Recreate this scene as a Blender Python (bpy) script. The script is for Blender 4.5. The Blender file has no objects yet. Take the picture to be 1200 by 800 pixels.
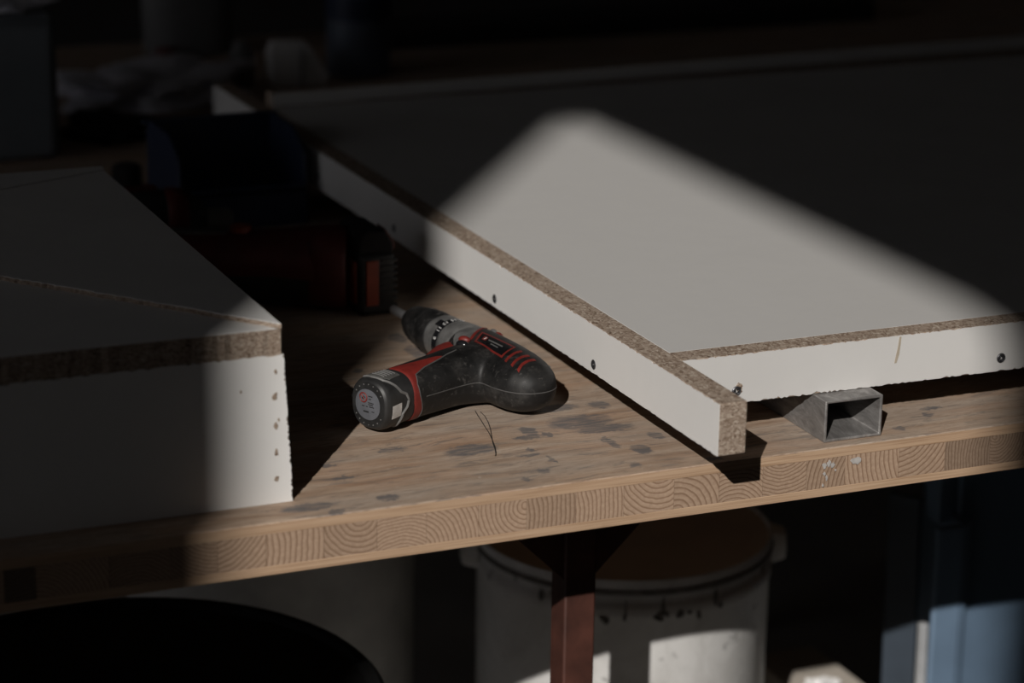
import bpy, bmesh, math, random
from mathutils import Vector, Matrix, Euler
from mathutils.bvhtree import BVHTree

S = bpy.context.scene
COL = S.collection
random.seed(7)

# ------------------------------------------------------------------ camera
cam_data = bpy.data.cameras.new('camera')
cam = bpy.data.objects.new('camera', cam_data)
COL.objects.link(cam)
FW = Vector((0.3791, 0.8789, -0.2895)).normalized()
UP = Vector((0.1014, 0.2715, 0.9571))
RT = FW.cross(UP).normalized()
UP = RT.cross(FW).normalized()
cam.matrix_world = Matrix(((RT.x, UP.x, -FW.x, 0.0), (RT.y, UP.y, -FW.y, -1.295),
                           (RT.z, UP.z, -FW.z, 0.5181), (0, 0, 0, 1)))
cam_data.sensor_width = 36.0
cam_data.lens = 89.73
cam_data.clip_start = 0.05
cam_data.dof.use_dof = True
cam_data.dof.focus_distance = 1.60
cam_data.dof.aperture_fstop = 5.6
S.camera = cam

# ------------------------------------------------------------------ sky, sun, exposure
world = bpy.data.worlds.new('overcast_sky')
S.world = world
world.use_nodes = True
bg = world.node_tree.nodes['Background']
bg.inputs['Color'].default_value = (0.97, 0.96, 1.0, 1)
bg.inputs['Strength'].default_value = 0.59

SUN_DIR = Vector((0.5161, 0.6932, -0.5031)).normalized()
sun_data = bpy.data.lights.new('sun', 'SUN')
sun_data.energy = 3.65
sun_data.angle = math.radians(0.5)
sun_data.color = (1.0, 0.955, 0.905)
sun = bpy.data.objects.new('sun', sun_data)
COL.objects.link(sun)
sun.location = (-6, -8, 7)
sun.rotation_euler = SUN_DIR.to_track_quat('-Z', 'Y').to_euler()

S.view_settings.view_transform = 'Standard'
S.view_settings.look = 'None'
S.view_settings.gamma = 1.0
S.view_settings.use_curve_mapping = False
S.view_settings.exposure = 0.0

# ------------------------------------------------------------------ material helpers
def new_mat(name, base=(.5, .5, .5), rough=.6, metal=0.0, spec=0.5):
    m = bpy.data.materials.new(name)
    m.use_nodes = True
    b = m.node_tree.nodes['Principled BSDF']
    b.inputs['Base Color'].default_value = (*base, 1)
    b.inputs['Roughness'].default_value = rough
    b.inputs['Metallic'].default_value = metal
    b.inputs['Specular IOR Level'].default_value = spec
    return m, m.node_tree, b

def node(nt, kind, **kw):
    n = nt.nodes.new(kind)
    for k, v in kw.items():
        if hasattr(n, k):
            setattr(n, k, v)
        else:
            n.inputs[k].default_value = v
    return n

def coords(nt, scale=(1, 1, 1), rot=(0, 0, 0), loc=(0, 0, 0), kind='Object'):
    tc = nt.nodes.new('ShaderNodeTexCoord')
    mp = nt.nodes.new('ShaderNodeMapping')
    mp.inputs['Scale'].default_value = scale
    mp.inputs['Rotation'].default_value = rot
    mp.inputs['Location'].default_value = loc
    nt.links.new(tc.outputs[kind], mp.inputs['Vector'])
    return mp.outputs['Vector']

def noise(nt, vec, scale=5, detail=4, rough=.5, dist=0.0):
    n = nt.nodes.new('ShaderNodeTexNoise')
    n.inputs['Scale'].default_value = scale
    n.inputs['Detail'].default_value = detail
    n.inputs['Roughness'].default_value = rough
    n.inputs['Distortion'].default_value = dist
    nt.links.new(vec, n.inputs['Vector'])
    return n.outputs['Fac']

def ramp(nt, fac, stops):
    r = nt.nodes.new('ShaderNodeValToRGB')
    el = r.color_ramp.elements
    while len(el) < len(stops):
        el.new(0.5)
    for e, (p, c) in zip(el, stops):
        e.position = p
        e.color = (*c, 1) if len(c) == 3 else c
    nt.links.new(fac, r.inputs['Fac'])
    return r.outputs['Color']

def mix(nt, fac, a, b, blend='MIX'):
    n = nt.nodes.new('ShaderNodeMix')
    n.data_type = 'RGBA'
    n.blend_type = blend
    for s, v in ((n.inputs[0], fac), (n.inputs[6], a), (n.inputs[7], b)):
        if isinstance(v, (int, float)):
            s.default_value = v
        elif isinstance(v, tuple):
            s.default_value = (*v, 1) if len(v) == 3 else v
        else:
            nt.links.new(v, s)
    return n.outputs[2]

def bump(nt, b, height, strength=.3, dist=.001):
    n = nt.nodes.new('ShaderNodeBump')
    n.inputs['Strength'].default_value = strength
    n.inputs['Distance'].default_value = dist
    nt.links.new(height, n.inputs['Height'])
    nt.links.new(n.outputs['Normal'], b.inputs['Normal'])

def g3(v):
    return (v, v, v)

def plain(name, base, rough=.6, metal=0, var=.12, scale=60, spec=.5, bumpy=0.0):
    m, nt, b = new_mat(name, base, rough, metal, spec)
    v = coords(nt)
    f = noise(nt, v, scale, 5, .6)
    lo = tuple(max(0, c * (1 - var)) for c in base)
    hi = tuple(min(1, c * (1 + var)) for c in base)
    nt.links.new(ramp(nt, f, [(.3, lo), (.7, hi)]), b.inputs['Base Color'])
    if bumpy:
        bump(nt, b, f, bumpy, .001)
    return m

def chipboard():
    m, nt, b = new_mat('raw_chipboard', rough=.9, spec=.2)
    v = coords(nt, (.9, .55, 1.6))
    w = node(nt, 'ShaderNodeTexNoise', Scale=300.0)
    nt.links.new(v, w.inputs['Vector'])
    vv = node(nt, 'ShaderNodeVectorMath', operation='MULTIPLY_ADD')
    nt.links.new(w.outputs['Color'], vv.inputs[0])
    vv.inputs[1].default_value = (.004, .004, .004)
    nt.links.new(v, vv.inputs[2])
    cells = node(nt, 'ShaderNodeTexVoronoi', Scale=860.0)
    nt.links.new(vv.outputs[0], cells.inputs['Vector'])
    sep = nt.nodes.new('ShaderNodeSeparateColor')
    nt.links.new(cells.outputs['Color'], sep.inputs[0])
    c = ramp(nt, sep.outputs[0], [(0, (.11, .072, .05)), (.10, (.21, .155, .115)), (.5, (.335, .265, .21)),
                                  (.85, (.41, .34, .275)), (1, (.56, .49, .41))])
    f2 = noise(nt, coords(nt), 60, 6, .7)
    c = mix(nt, f2, c, mix(nt, .35, c, (.2, .13, .085)))
    nt.links.new(c, b.inputs['Base Color'])
    bump(nt, b, sep.outputs[1], .8, .0007)
    return m

def melamine(name, base, rough=.42):
    m, nt, b = new_mat(name, base, rough, spec=.4)
    f = noise(nt, coords(nt), 9, 6, .65)
    f2 = noise(nt, coords(nt, (1, 1, 1)), 260, 3, .6)
    c = ramp(nt, f, [(.3, tuple(x * .93 for x in base)), (.65, base)])
    c = mix(nt, ramp(nt, f2, [(.74, g3(0)), (.80, g3(.5))]), c, tuple(x * .72 for x in base))
    nt.links.new(c, b.inputs['Base Color'])
    nt.links.new(ramp(nt, f, [(.3, g3(rough + .1)), (.7, g3(rough - .06))]), b.inputs['Roughness'])
    return m

# smears and spots that years of work left on the bench top: x, y, half length, half width
SMEARS = [(0.6121, 0.0951, 0.0058, 0.0092), (0.607, 0.0847, 0.0103, 0.0046), (0.6209, 0.0847, 0.0029, 0.0055), (0.5645, 0.075, 0.018, 0.0108), (0.6584, 0.0829, 0.022, 0.0074), (0.6041, 0.0415, 0.0017, 0.0072), (0.5908, 0.0242, 0.0055, 0.0044), (0.5757, 0.0139, 0.0033, 0.0044), (0.5988, 0.0619, 0.0028, 0.0045), (0.5941, 0.0536, 0.0084, 0.0023), (0.6472, 0.0151, 0.0039, 0.0053), (0.6635, 0.039, 0.0068, 0.0091), (0.6512, 0.0575, 0.0034, 0.0128), (0.6839, 0.059, 0.0057, 0.0074), (0.6499, 0.1005, 0.0233, 0.015), (0.6062, 0.3135, 0.0071, 0.0124), (0.6072, 0.2761, 0.0082, 0.0183), (0.5547, 0.2519, 0.0037, 0.0059), (0.4876, 0.0142, 0.0075, 0.0051), (0.4396, 0.016, 0.018, 0.0068), (0.4524, 0.0037, 0.0063, 0.0051), (0.4736, 0.0796, 0.0055, 0.0035), (0.5195, 0.0922, 0.0113, 0.0045), (0.7849, 0.0941, 0.012, 0.0038), (0.8344, 0.0161, 0.0047, 0.0047), (0.8655, 0.0335, 0.0047, 0.0038), (0.8746, 0.045, 0.0084, 0.0031), (0.6979, 0.0074, 0.0067, 0.0036), (0.4733, 0.0555, 0.0109, 0.0028), (0.6757, 0.1277, 0.0083, 0.0076), (0.6459, 0.1315, 0.0178, 0.0076)]
BENCH_X, BENCH_Y = .68, .2
def bench_top():
    m, nt, b = new_mat('bench_pine_top', rough=.72, spec=.25)
    base = coords(nt)
    wn = node(nt, 'ShaderNodeTexNoise', Scale=9.0, Detail=2.0)
    nt.links.new(base, wn.inputs['Vector'])
    wv = node(nt, 'ShaderNodeVectorMath', operation='MULTIPLY_ADD')
    nt.links.new(wn.outputs['Color'], wv.inputs[0])
    wv.inputs[1].default_value = (0, .022, 0)
    nt.links.new(base, wv.inputs[2])
    def st(sx, sy, lx=0.0, ly=0.0):
        mp = nt.nodes.new('ShaderNodeMapping')
        mp.inputs['Scale'].default_value = (sx, sy, 1)
        mp.inputs['Location'].default_value = (lx, ly, 0)
        nt.links.new(wv.outputs[0], mp.inputs['Vector'])
        return mp.outputs['Vector']
    g = noise(nt, st(3, 26), 4.5, 6, .62)
    c = ramp(nt, g, [(.30, (.235, .150, .098)), (.46, (.370, .262, .185)), (.60, (.440, .333, .25)), (.75, (.53, .415, .325))])
    broad = noise(nt, st(2.2, 7, .4, .3), 3.6, 4, .55)
    c = mix(nt, ramp(nt, broad, [(.40, g3(0)), (.60, g3(.6))]), c, (.36, .305, .255))
    pk = noise(nt, st(2.0, 9, 1.4, .8), 5, 3, .5)
    c = mix(nt, ramp(nt, pk, [(.52, g3(0)), (.66, g3(.32))]), c, (.40, .235, .145))
    fine = noise(nt, st(10, 170), 6, 4, .7)
    c = mix(nt, ramp(nt, fine, [(.36, g3(.7)), (.50, g3(0))]), c, (.19, .132, .092))
    # long grey smears rubbed in along the grain
    sm = noise(nt, st(9, 46, .13, .55), 3.2, 7, .68, .5)
    c = mix(nt, ramp(nt, sm, [(.555, g3(0)), (.62, g3(.5))]), c, (.13, .118, .11))
    sm2 = noise(nt, st(26, 60, .7, .1), 2.2, 6, .7, .5)
    c = mix(nt, ramp(nt, sm2, [(.61, g3(0)), (.70, g3(.5))]), c, (.10, .092, .09))
    wh = noise(nt, st(50, 95, .33, .77), 2.4, 3, .6)
    c = mix(nt, ramp(nt, wh, [(.70, g3(0)), (.76, g3(.6))]), c, (.58, .54, .49))
    # spots
    rag = node(nt, 'ShaderNodeTexNoise', Scale=210.0, Detail=4.0, Roughness=.65)
    nt.links.new(base, rag.inputs['Vector'])
    rv = node(nt, 'ShaderNodeVectorMath', operation='MULTIPLY_ADD')
    nt.links.new(rag.outputs['Color'], rv.inputs[0])
    rv.inputs[1].default_value = (.012, .012, 0)
    nt.links.new(base, rv.inputs[2])
    best = None
    for x, y, rx, ry in SMEARS:
        mp = nt.nodes.new('ShaderNodeMapping')
        mp.inputs['Scale'].default_value = (1 / (rx * 1.15), 1 / (ry * 1.15), 0)
        mp.inputs['Location'].default_value = (-(x - BENCH_X + .006) / (rx * 1.15), -(y - BENCH_Y + .006) / (ry * 1.15), 0)
        nt.links.new(rv.outputs[0], mp.inputs['Vector'])
        ln = node(nt, 'ShaderNodeVectorMath', operation='LENGTH')
        nt.links.new(mp.outputs['Vector'], ln.inputs[0])
        if best is None:
            best = ln.outputs['Value']
        else:
            mn = node(nt, 'ShaderNodeMath', operation='MINIMUM')
            nt.links.new(best, mn.inputs[0])
            nt.links.new(ln.outputs['Value'], mn.inputs[1])
            best = mn.outputs[0]
    mask = ramp(nt, best, [(.66, g3(1)), (.92, g3(0))])
    tone = ramp(nt, noise(nt, st(16, 130), 4, 4, .65), [(.36, g3(.30)), (.56, g3(.9))])
    mk = node(nt, 'ShaderNodeMath', operation='MULTIPLY')
    nt.links.new(mask, mk.inputs[0])
    nt.links.new(tone, mk.inputs[1])
    c = mix(nt, mk.outputs[0], c, (.115, .11, .112))
    nt.links.new(c, b.inputs['Base Color'])
    bump(nt, b, fine, .25, .0006)
    return m

def long_grain(name, stops, knots=True):
    m, nt, b = new_mat(name, rough=.7, spec=.25)
    g = noise(nt, coords(nt, (1.6, 40, 90)), 9, 7, .6, .6)
    c = ramp(nt, g, stops)
    k = noise(nt, coords(nt, (1, 1, 1.4), loc=(.21, 0, .4)), 26, 3, .5)
    if knots:
        c = mix(nt, ramp(nt, k, [(.70, g3(0)), (.76, g3(.8))]), c, (.16, .07, .03))
    nt.links.new(c, b.inputs['Base Color'])
    bump(nt, b, g, .2, .0005)
    return m

def end_grain():
    m, nt, b = new_mat('pine_end_grain', rough=.75, spec=.2)
    tc = nt.nodes.new('ShaderNodeTexCoord')
    oi = nt.nodes.new('ShaderNodeObjectInfo')
    sepo = nt.nodes.new('ShaderNodeSeparateColor')
    nt.links.new(oi.outputs['Color'], sepo.inputs[0])
    sx = nt.nodes.new('ShaderNodeSeparateXYZ')
    wob = node(nt, 'ShaderNodeTexNoise', Scale=70.0, Detail=3.0)
    nt.links.new(tc.outputs['Object'], wob.inputs['Vector'])
    wv = node(nt, 'ShaderNodeVectorMath', operation='MULTIPLY_ADD')
    nt.links.new(wob.outputs['Color'], wv.inputs[0])
    wv.inputs[1].default_value = (.0035, .0035, .0035)
    nt.links.new(tc.outputs['Object'], wv.inputs[2])
    nt.links.new(wv.outputs[0], sx.inputs[0])
    def math_(op, a, b_=None):
        n = nt.nodes.new('ShaderNodeMath')
        n.operation = op
        for i, v in enumerate((a, b_)):
            if v is None:
                continue
            if isinstance(v, (int, float)):
                n.inputs[i].default_value = v
            else:
                nt.links.new(v, n.inputs[i])
        return n.outputs[0]
    # ring centre of each block comes from its own object colour (r, g), tone from b
    cx = math_('MULTIPLY', math_('SUBTRACT', sepo.outputs[0], .5), .12)
    cz = math_('MULTIPLY', math_('SUBTRACT', sepo.outputs[1], .5), .12)
    dx = math_('SUBTRACT', sx.outputs['X'], cx)
    dz = math_('SUBTRACT', sx.outputs['Z'], cz)
    r = math_('SQRT', math_('ADD', math_('MULTIPLY', dx, dx), math_('MULTIPLY', dz, dz)))
    saw = math_('FRACT', math_('MULTIPLY', r, math_('ADD', 260, math_('MULTIPLY', oi.outputs['Random'], 230))))
    c = ramp(nt, saw, [(0, (.43, .315, .23)), (.55, (.39, .28, .20)), (.84, (.21, .132, .085)), (1, (.40, .285, .205))])
    f = noise(nt, tc.outputs['Object'], 400, 3, .6)
    c = mix(nt, ramp(nt, f, [(.4, g3(.25)), (.6, g3(0))]), c, (.19, .12, .08))
    dark = nt.nodes.new('ShaderNodeMix')
    dark.data_type = 'RGBA'
    dark.blend_type = 'MULTIPLY'
    dark.inputs[0].default_value = 1.0
    nt.links.new(c, dark.inputs[6])
    nt.links.new(ramp(nt, sepo.outputs[2], [(0, (.35, .36, .38)), (.5, (.82, .80, .78)), (1, (1.02, 1, .98))]), dark.inputs[7])
    nt.links.new(dark.outputs[2], b.inputs['Base Color'])
    bump(nt, b, saw, .25, .0004)
    return m

def worn_black():
    m, nt, b = new_mat('worn_black_rubber', rough=.6, spec=.4)
    f = noise(nt, coords(nt), 45, 7, .7)
    f2 = noise(nt, coords(nt), 420, 4, .6)
    c = ramp(nt, f, [(.38, (.005, .005, .005)), (.54, (.010, .0096, .0094)), (.74, (.042, .039, .036))])
    c = mix(nt, ramp(nt, f2, [(.63, g3(0)), (.72, g3(.28))]), c, (.12, .11, .10))
    sc = noise(nt, coords(nt, (1, 1.7, 1), loc=(.4, .2, .7)), 105, 6, .72, .8)
    c = mix(nt, ramp(nt, sc, [(.585, g3(0)), (.70, g3(.55))]), c, (.12, .112, .105))
    nt.links.new(c, b.inputs['Base Color'])
    nt.links.new(ramp(nt, f, [(.35, g3(.44)), (.7, g3(.72))]), b.inputs['Roughness'])
    bump(nt, b, f2, .12, .0004)
    return m

def steel():
    m, nt, b = new_mat('mill_steel', rough=.42, metal=.45)
    f = noise(nt, coords(nt, (1, .3, 1)), 90, 7, .72, 1.2)
    c = ramp(nt, f, [(.3, (.13, .122, .118)), (.5, (.24, .23, .222)), (.72, (.42, .405, .395))])
    r = noise(nt, coords(nt, loc=(.3, .1, .2)), 38, 6, .7)
    c = mix(nt, ramp(nt, r, [(.60, g3(0)), (.70, g3(.7))]), c, (.13, .075, .05))
    nt.links.new(c, b.inputs['Base Color'])
    nt.links.new(ramp(nt, f, [(.3, g3(.55)), (.7, g3(.34))]), b.inputs['Roughness'])
    bump(nt, b, f, .15, .0004)
    return m

def dirty_plastic():
    m, nt, b = new_mat('grimy_white_plastic', rough=.5, spec=.4)
    f = noise(nt, coords(nt, (1, 1, .7)), 16, 7, .72, .6)
    f2 = noise(nt, coords(nt, loc=(.2, .6, .1)), 40, 6, .7)
    c = ramp(nt, f, [(.3, (.55, .535, .51)), (.55, (.74, .73, .71))])
    c = mix(nt, ramp(nt, f2, [(.62, g3(0)), (.70, g3(.8))]), c, (.09, .08, .075))
    nt.links.new(c, b.inputs['Base Color'])
    return m

M = {}
M['chip'] = chipboard()
M['white'] = melamine('white_melamine', (.70, .69, .672))
M['dusty'] = melamine('dusty_white_melamine', (.565, .555, .54), .5)
M['frontwhite'] = melamine('shade_toned_white_melamine', (.60, .59, .575), .45)  # white darkened to offset the light difference between front and left rail
M['top'] = bench_top()
M['ply'] = long_grain('pine_long_grain', [(.25, (.25, .15, .085)), (.5, (.42, .285, .185)), (.75, (.50, .355, .24))])
M['endgrain'] = end_grain()
M['rubber'] = worn_black()
M['black'] = plain('black_plastic', (.018, .018, .018), .5, 0, .4, 90)
M['gloss'] = plain('gloss_black', (.008, .008, .009), .22, 0, .3, 90)
M['red'] = plain('worn_red_plastic', (.155, .016, .012), .5, 0, .28, 120)
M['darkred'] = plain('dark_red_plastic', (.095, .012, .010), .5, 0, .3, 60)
M['orange'] = plain('red_orange_latch', (.26, .045, .02), .45, 0, .2, 60)
M['greyplastic'] = plain('scuffed_grey_plastic', (.125, .123, .12), .45, .15, .45, 70)
M['midgrey'] = plain('grey_trim', (.12, .118, .115), .6, 0, .3, 120)
M['ribgrey'] = plain('grey_latch', (.075, .074, .07), .55, 0, .3, 120)
M['label'] = plain('grey_label', (.10, .104, .116), .5, 0, .12, 150)
M['sticker'] = plain('white_sticker', (.62, .61, .60), .55, 0, .08, 150)
M['seam'] = plain('mould_seam', (.062, .06, .058), .7, 0, .3, 120)
M['chrome'] = plain('polished_steel', (.60, .60, .61), .34, .72, .06, 60)
M['screw'] = plain('dark_zinc', (.17, .17, .18), .35, .9, .2, 200)
M['steel'] = steel()
M['rust'] = plain('red_oxide_paint', (.060, .021, .014), .6, .1, .4, 40, bumpy=.2)
M['bucket'] = dirty_plastic()
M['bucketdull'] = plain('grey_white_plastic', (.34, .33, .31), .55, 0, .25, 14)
M['dustbrown'] = plain('dried_brown_paint', (.66, .55, .45), .85, 0, .1, 20)
M['grime'] = plain('grime_ring', (.16, .145, .135), .85, 0, .5, 90)
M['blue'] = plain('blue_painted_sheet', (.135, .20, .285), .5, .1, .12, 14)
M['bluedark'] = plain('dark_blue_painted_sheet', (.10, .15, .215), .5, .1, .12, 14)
M['navy'] = plain('navy_plastic', (.016, .025, .055), .5, 0, .2, 20)
M['tub'] = plain('black_rubber_tub', (.006, .006, .006), .7, 0, .3, 30, spec=.2)
M['boxgrey'] = plain('blue_grey_paint', (.20, .225, .25), .6, .1, .1, 10)
M['foil'] = plain('clear_grey_film', (.66, .66, .72), .4, 0, .3, 18)
M['kraft'] = plain('brown_card', (.30, .165, .085), .85, 0, .15, 20)
M['paper'] = plain('white_paper', (.80, .79, .78), .7, 0, .12, 12)
M['cloth'] = plain('black_cloth', (.012, .010, .010), .95, 0, .3, 40)
M['candark'] = plain('blue_grey_tin', (.11, .13, .17), .45, .2, .15, 20)
M['sack'] = plain('grey_sack', (.13, .13, .13), .85, 0, .25, 10)
M['beige'] = plain('pale_board', (.47, .42, .36), .8, 0, .15, 12)
M['alu'] = plain('dull_aluminium', (.50, .51, .52), .45, .4, .15, 30)
M['slate'] = plain('slate_blue_board', (.034, .046, .062), .6, 0, .15, 20)
M['wall'] = plain('limewashed_wall', (.22, .205, .19), .9, 0, .15, 3)
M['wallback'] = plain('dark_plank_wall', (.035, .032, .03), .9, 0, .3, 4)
M['floor'] = plain('concrete_floor', (.27, .255, .235), .85, 0, .2, 5)
M['paintspot'] = plain('grey_white_paint', (.40, .38, .36), .7, 0, .2, 300)
M['drip'] = plain('dried_glue', (.40, .345, .27), .5, 0, .15, 100)
M['wire'] = plain('dark_wire', (.05, .045, .04), .5, .3, .1, 50)

# ------------------------------------------------------------------ mesh helpers
class MB:
    def __init__(s):
        s.v, s.f = [], []
    def add(s, vs, fs):
        o = len(s.v)
        s.v += [tuple(v) for v in vs]
        s.f += [tuple(i + o for i in f) for f in fs]
        return s
    def box(s, x0, x1, y0, y1, z0, z1):
        vs = [(x, y, z) for z in (z0, z1) for y in (y0, y1) for x in (x0, x1)]
        return s.add(vs, [(0, 2, 3, 1), (4, 5, 7, 6), (0, 1, 5, 4), (2, 6, 7, 3), (0, 4, 6, 2), (1, 3, 7, 5)])
    def prism(s, poly, a, b, axis='z'):
        n = len(poly)
        def P(p, h):
            return {'z': (p[0], p[1], h), 'y': (p[0], h, p[1]), 'x': (h, p[0], p[1])}[axis]
        vs = [P(p, a) for p in poly] + [P(p, b) for p in poly]
        fs = [tuple(range(n))[::-1], tuple(range(n, 2 * n))]
        fs += [(i, (i + 1) % n, n + (i + 1) % n, n + i) for i in range(n)]
        return s.add(vs, fs)
    def loft(s, rings, cap=True):
        n = len(rings[0])
        vs = [p for r in rings for p in r]
        fs = []
        for k in range(len(rings) - 1):
            for i in range(n):
                fs.append((k * n + i, k * n + (i + 1) % n, (k + 1) * n + (i + 1) % n, (k + 1) * n + i))
        if cap:
            fs.append(tuple(range(n))[::-1])
            fs.append(tuple(range((len(rings) - 1) * n, len(rings) * n)))
        return s.add(vs, fs)
    def lathe(s, prof, n=40, O=(0, 0, 0), A=(0, 0, 1), cap=True, bump_fn=None):
        O, A = Vector(O), Vector(A).normalized()
        e1 = A.orthogonal().normalized()
        e2 = A.cross(e1)
        rings = []
        for r, h in prof:
            ring = []
            for i in range(n):
                a = 2 * math.pi * i / n
                rr = r * (bump_fn(a, h) if bump_fn else 1)
                ring.append(O + A * h + (e1 * math.cos(a) + e2 * math.sin(a)) * rr)
            rings.append(ring)
        return s.loft(rings, cap)
    def tube(s, pts, r, n=8):
        pts = [Vector(p) for p in pts]
        rings = []
        up = Vector((0, 0, 1))
        for i, p in enumerate(pts):
            t = (pts[min(i + 1, len(pts) - 1)] - pts[max(i - 1, 0)]).normalized()
            e = t.cross(up)
            if e.length < .1:
                e = t.cross(Vector((1, 0, 0)))
            e.normalize()
            g = e.cross(t)
            rings.append([p + (e * math.cos(2 * math.pi * k / n) + g * math.sin(2 * math.pi * k / n)) * r for k in range(n)])
        return s.loft(rings)
    def build(s, name, mat, parent=None, bevel=0.0, smooth=False, mtx=None, segs=2, angle=40, sub=0):
        me = bpy.data.meshes.new(name)
        vs = [tuple(mtx @ Vector(v)) for v in s.v] if mtx else s.v
        me.from_pydata(vs, [], s.f)
        bm = bmesh.new()
        bm.from_mesh(me)
        bmesh.ops.recalc_face_normals(bm, faces=bm.faces)
        bm.to_mesh(me)
        bm.free()
        o = bpy.data.objects.new(name, me)
        COL.objects.link(o)
        me.materials.append(mat)
        if parent:
            o.parent = parent
        if bevel:
            b = o.modifiers.new('bevel', 'BEVEL')
            b.width = bevel
            b.segments = segs
            b.limit_method = 'ANGLE'
            b.angle_limit = math.radians(35)
        if sub:
            q = o.modifiers.new('subdivision', 'SUBSURF')
            q.levels = q.render_levels = sub
        if smooth or bevel or sub:
            for p in me.polygons:
                p.use_smooth = True
            try:
                me.set_sharp_from_angle(angle=math.radians(angle))
            except Exception:
                pass
        return o

def thing(name, label, cat, loc=(0, 0, 0), group=None):
    o = bpy.data.objects.new(name, None)
    COL.objects.link(o)
    o.location = loc
    o.empty_display_size = .02
    tag(o, label, cat, group)
    return o

def tag(o, label, cat, group=None):
    o['label'] = label
    o['category'] = cat
    if group:
        o['group'] = group
    return o

def struct(o):
    o['kind'] = 'structure'
    return o

def at(parent):
    """world -> local for parts of a thing whose Empty only has a location"""
    return Matrix.Translation(-parent.location)

def ragged_sheet(P0, D, L, H, N, th, jag_top=.0006, jag_bot=.0006, n=180, jag_end=0.0):
    """thin laminate sheet with chipped edges; P0 = lower corner, D along, H up vector, N outward"""
    P0, D, H, N = Vector(P0), Vector(D).normalized(), Vector(H), Vector(N).normalized()
    hu = H.normalized()
    mb = MB()
    vs, fs = [], []
    def jag(j):
        d = random.random() ** 3 * j
        if random.random() < .05:
            d += j * 1.3 * random.random()
        return d
    for i in range(n + 1):
        x = L * i / n
        if 0 < i < n:
            x += (random.random() - .5) * L / n * .7
        b = P0 + D * x + hu * jag(jag_bot)
        t = P0 + D * x + H - hu * jag(jag_top)
        vs += [b + N * th, t + N * th, b, t]
    for i in range(n):
        a, c = 4 * i, 4 * (i + 1)
        fs += [(a, c, c + 1, a + 1), (a + 1, c + 1, c + 3, a + 3), (a, a + 2, c + 2, c), (a + 2, a + 3, c + 3, c + 2)]
    fs += [(0, 1, 3, 2), (4 * n, 4 * n + 2, 4 * n + 3, 4 * n + 1)]
    return mb.add(vs, fs)

def add_screw(parent, P, N, r=.0026, mtx=None, name='screw'):
    P, N = Vector(P), Vector(N).normalized()
    mb = MB()
    e1 = Vector((0, 0, 1)) if abs(N.z) < .9 else Vector((1, 0, 0))
    e1 = Matrix.Rotation(.4, 3, N) @ e1
    e2 = N.cross(e1)
    # countersunk head: rim raised a touch, dished centre with a cross recess left low
    mb.lathe([(r * 1.25, -.0004), (r * 1.25, .0003), (r, .0007), (r * .72, .0004), (r * .2, -.0003), (r * .1, -.0004)], 20, P, N)
    for k in range(4):
        a = math.pi / 4 + k * math.pi / 2
        d = e1 * math.cos(a) + e2 * math.sin(a)
        g = N.cross(d)
        c = P + d * r * .52
        w = r * .24
        mb.add([c - d * w - g * w * .8 - N * .0006, c + d * w - g * w * .8 - N * .0006, c + d * w + g * w * .8 - N * .0006, c - d * w + g * w * .8 - N * .0006,
                c - d * w - g * w * .8 + N * .0007, c + d * w - g * w * .8 + N * .0007, c + d * w + g * w * .8 + N * .0007, c - d * w + g * w * .8 + N * .0007],
               [(0, 1, 2, 3), (4, 5, 6, 7), (0, 1, 5, 4), (1, 2, 6, 5), (2, 3, 7, 6), (3, 0, 4, 7)])
    return mb.build(name, M['screw'], parent, mtx=mtx)

# ------------------------------------------------------------------ setting: a workshop with a gable opening
FZ = -.66
CZ = 3.7
struct(MB().box(-3.2, 4.6, -3.8, 2.9, FZ - .1, FZ).build('floor', M['floor']))
struct(MB().box(-3.2, 4.6, -3.8, 2.9, CZ, CZ + .08).build('ceiling', M['wall']))
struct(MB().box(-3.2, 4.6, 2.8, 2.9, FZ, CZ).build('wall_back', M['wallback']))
struct(MB().box(4.5, 4.6, -3.57, 2.8, FZ, CZ).build('wall_right', M['wall']))
# front wall (behind the camera) with the pentagonal gable window the sun comes through
def wall_with_hole(name, outer, hole, a, b, axis, mat):
    bm = bmesh.new()
    def P(p, h):
        return (p[0], h, p[1]) if axis == 'y' else (h, p[0], p[1])
    loops = []
    for h in (a, b):
        es = []
        lv = []
        for poly in (outer, hole):
            vs = [bm.verts.new(P(p, h)) for p in poly]
            es += [bm.edges.new((vs[i], vs[(i + 1) % len(vs)])) for i in range(len(vs))]
            lv.append(vs)
        bmesh.ops.triangle_fill(bm, use_beauty=True, use_dissolve=False, edges=es)
        loops.append(lv)
    for k in range(2):
        A, B = loops[0][k], loops[1][k]
        n = len(A)
        for i in range(n):
            bm.faces.new((A[i], A[(i + 1) % n], B[(i + 1) % n], B[i]))
    bmesh.ops.recalc_face_normals(bm, faces=bm.faces)
    me = bpy.data.meshes.new(name)
    bm.to_mesh(me)
    bm.free()
    me.materials.append(mat)
    o = bpy.data.objects.new(name, me)
    COL.objects.link(o)
    return struct(o)
HOLE = [(-2.293, 1.85), (-1.762, 1.85), (-1.762, 2.655), (-1.805, 2.711), (-2.2135, 3.112), (-2.293, 3.188)]
wall_with_hole('wall_front', [(-3.2, FZ), (4.6, FZ), (4.6, CZ), (-3.2, CZ)], HOLE, -3.60, -3.57, 'y', M['wall'])
FILL_OPENING = [(-1.3, FZ + .02), (1.3, FZ + .02), (1.3, 1.75), (-1.3, 1.75)]  # unseen opening, added and sized for fill light from the left
wall_with_hole('wall_left', [(-3.57, FZ), (2.8, FZ), (2.8, CZ), (-3.57, CZ)], FILL_OPENING, -3.2, -3.1, 'x', M['wall'])

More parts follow.
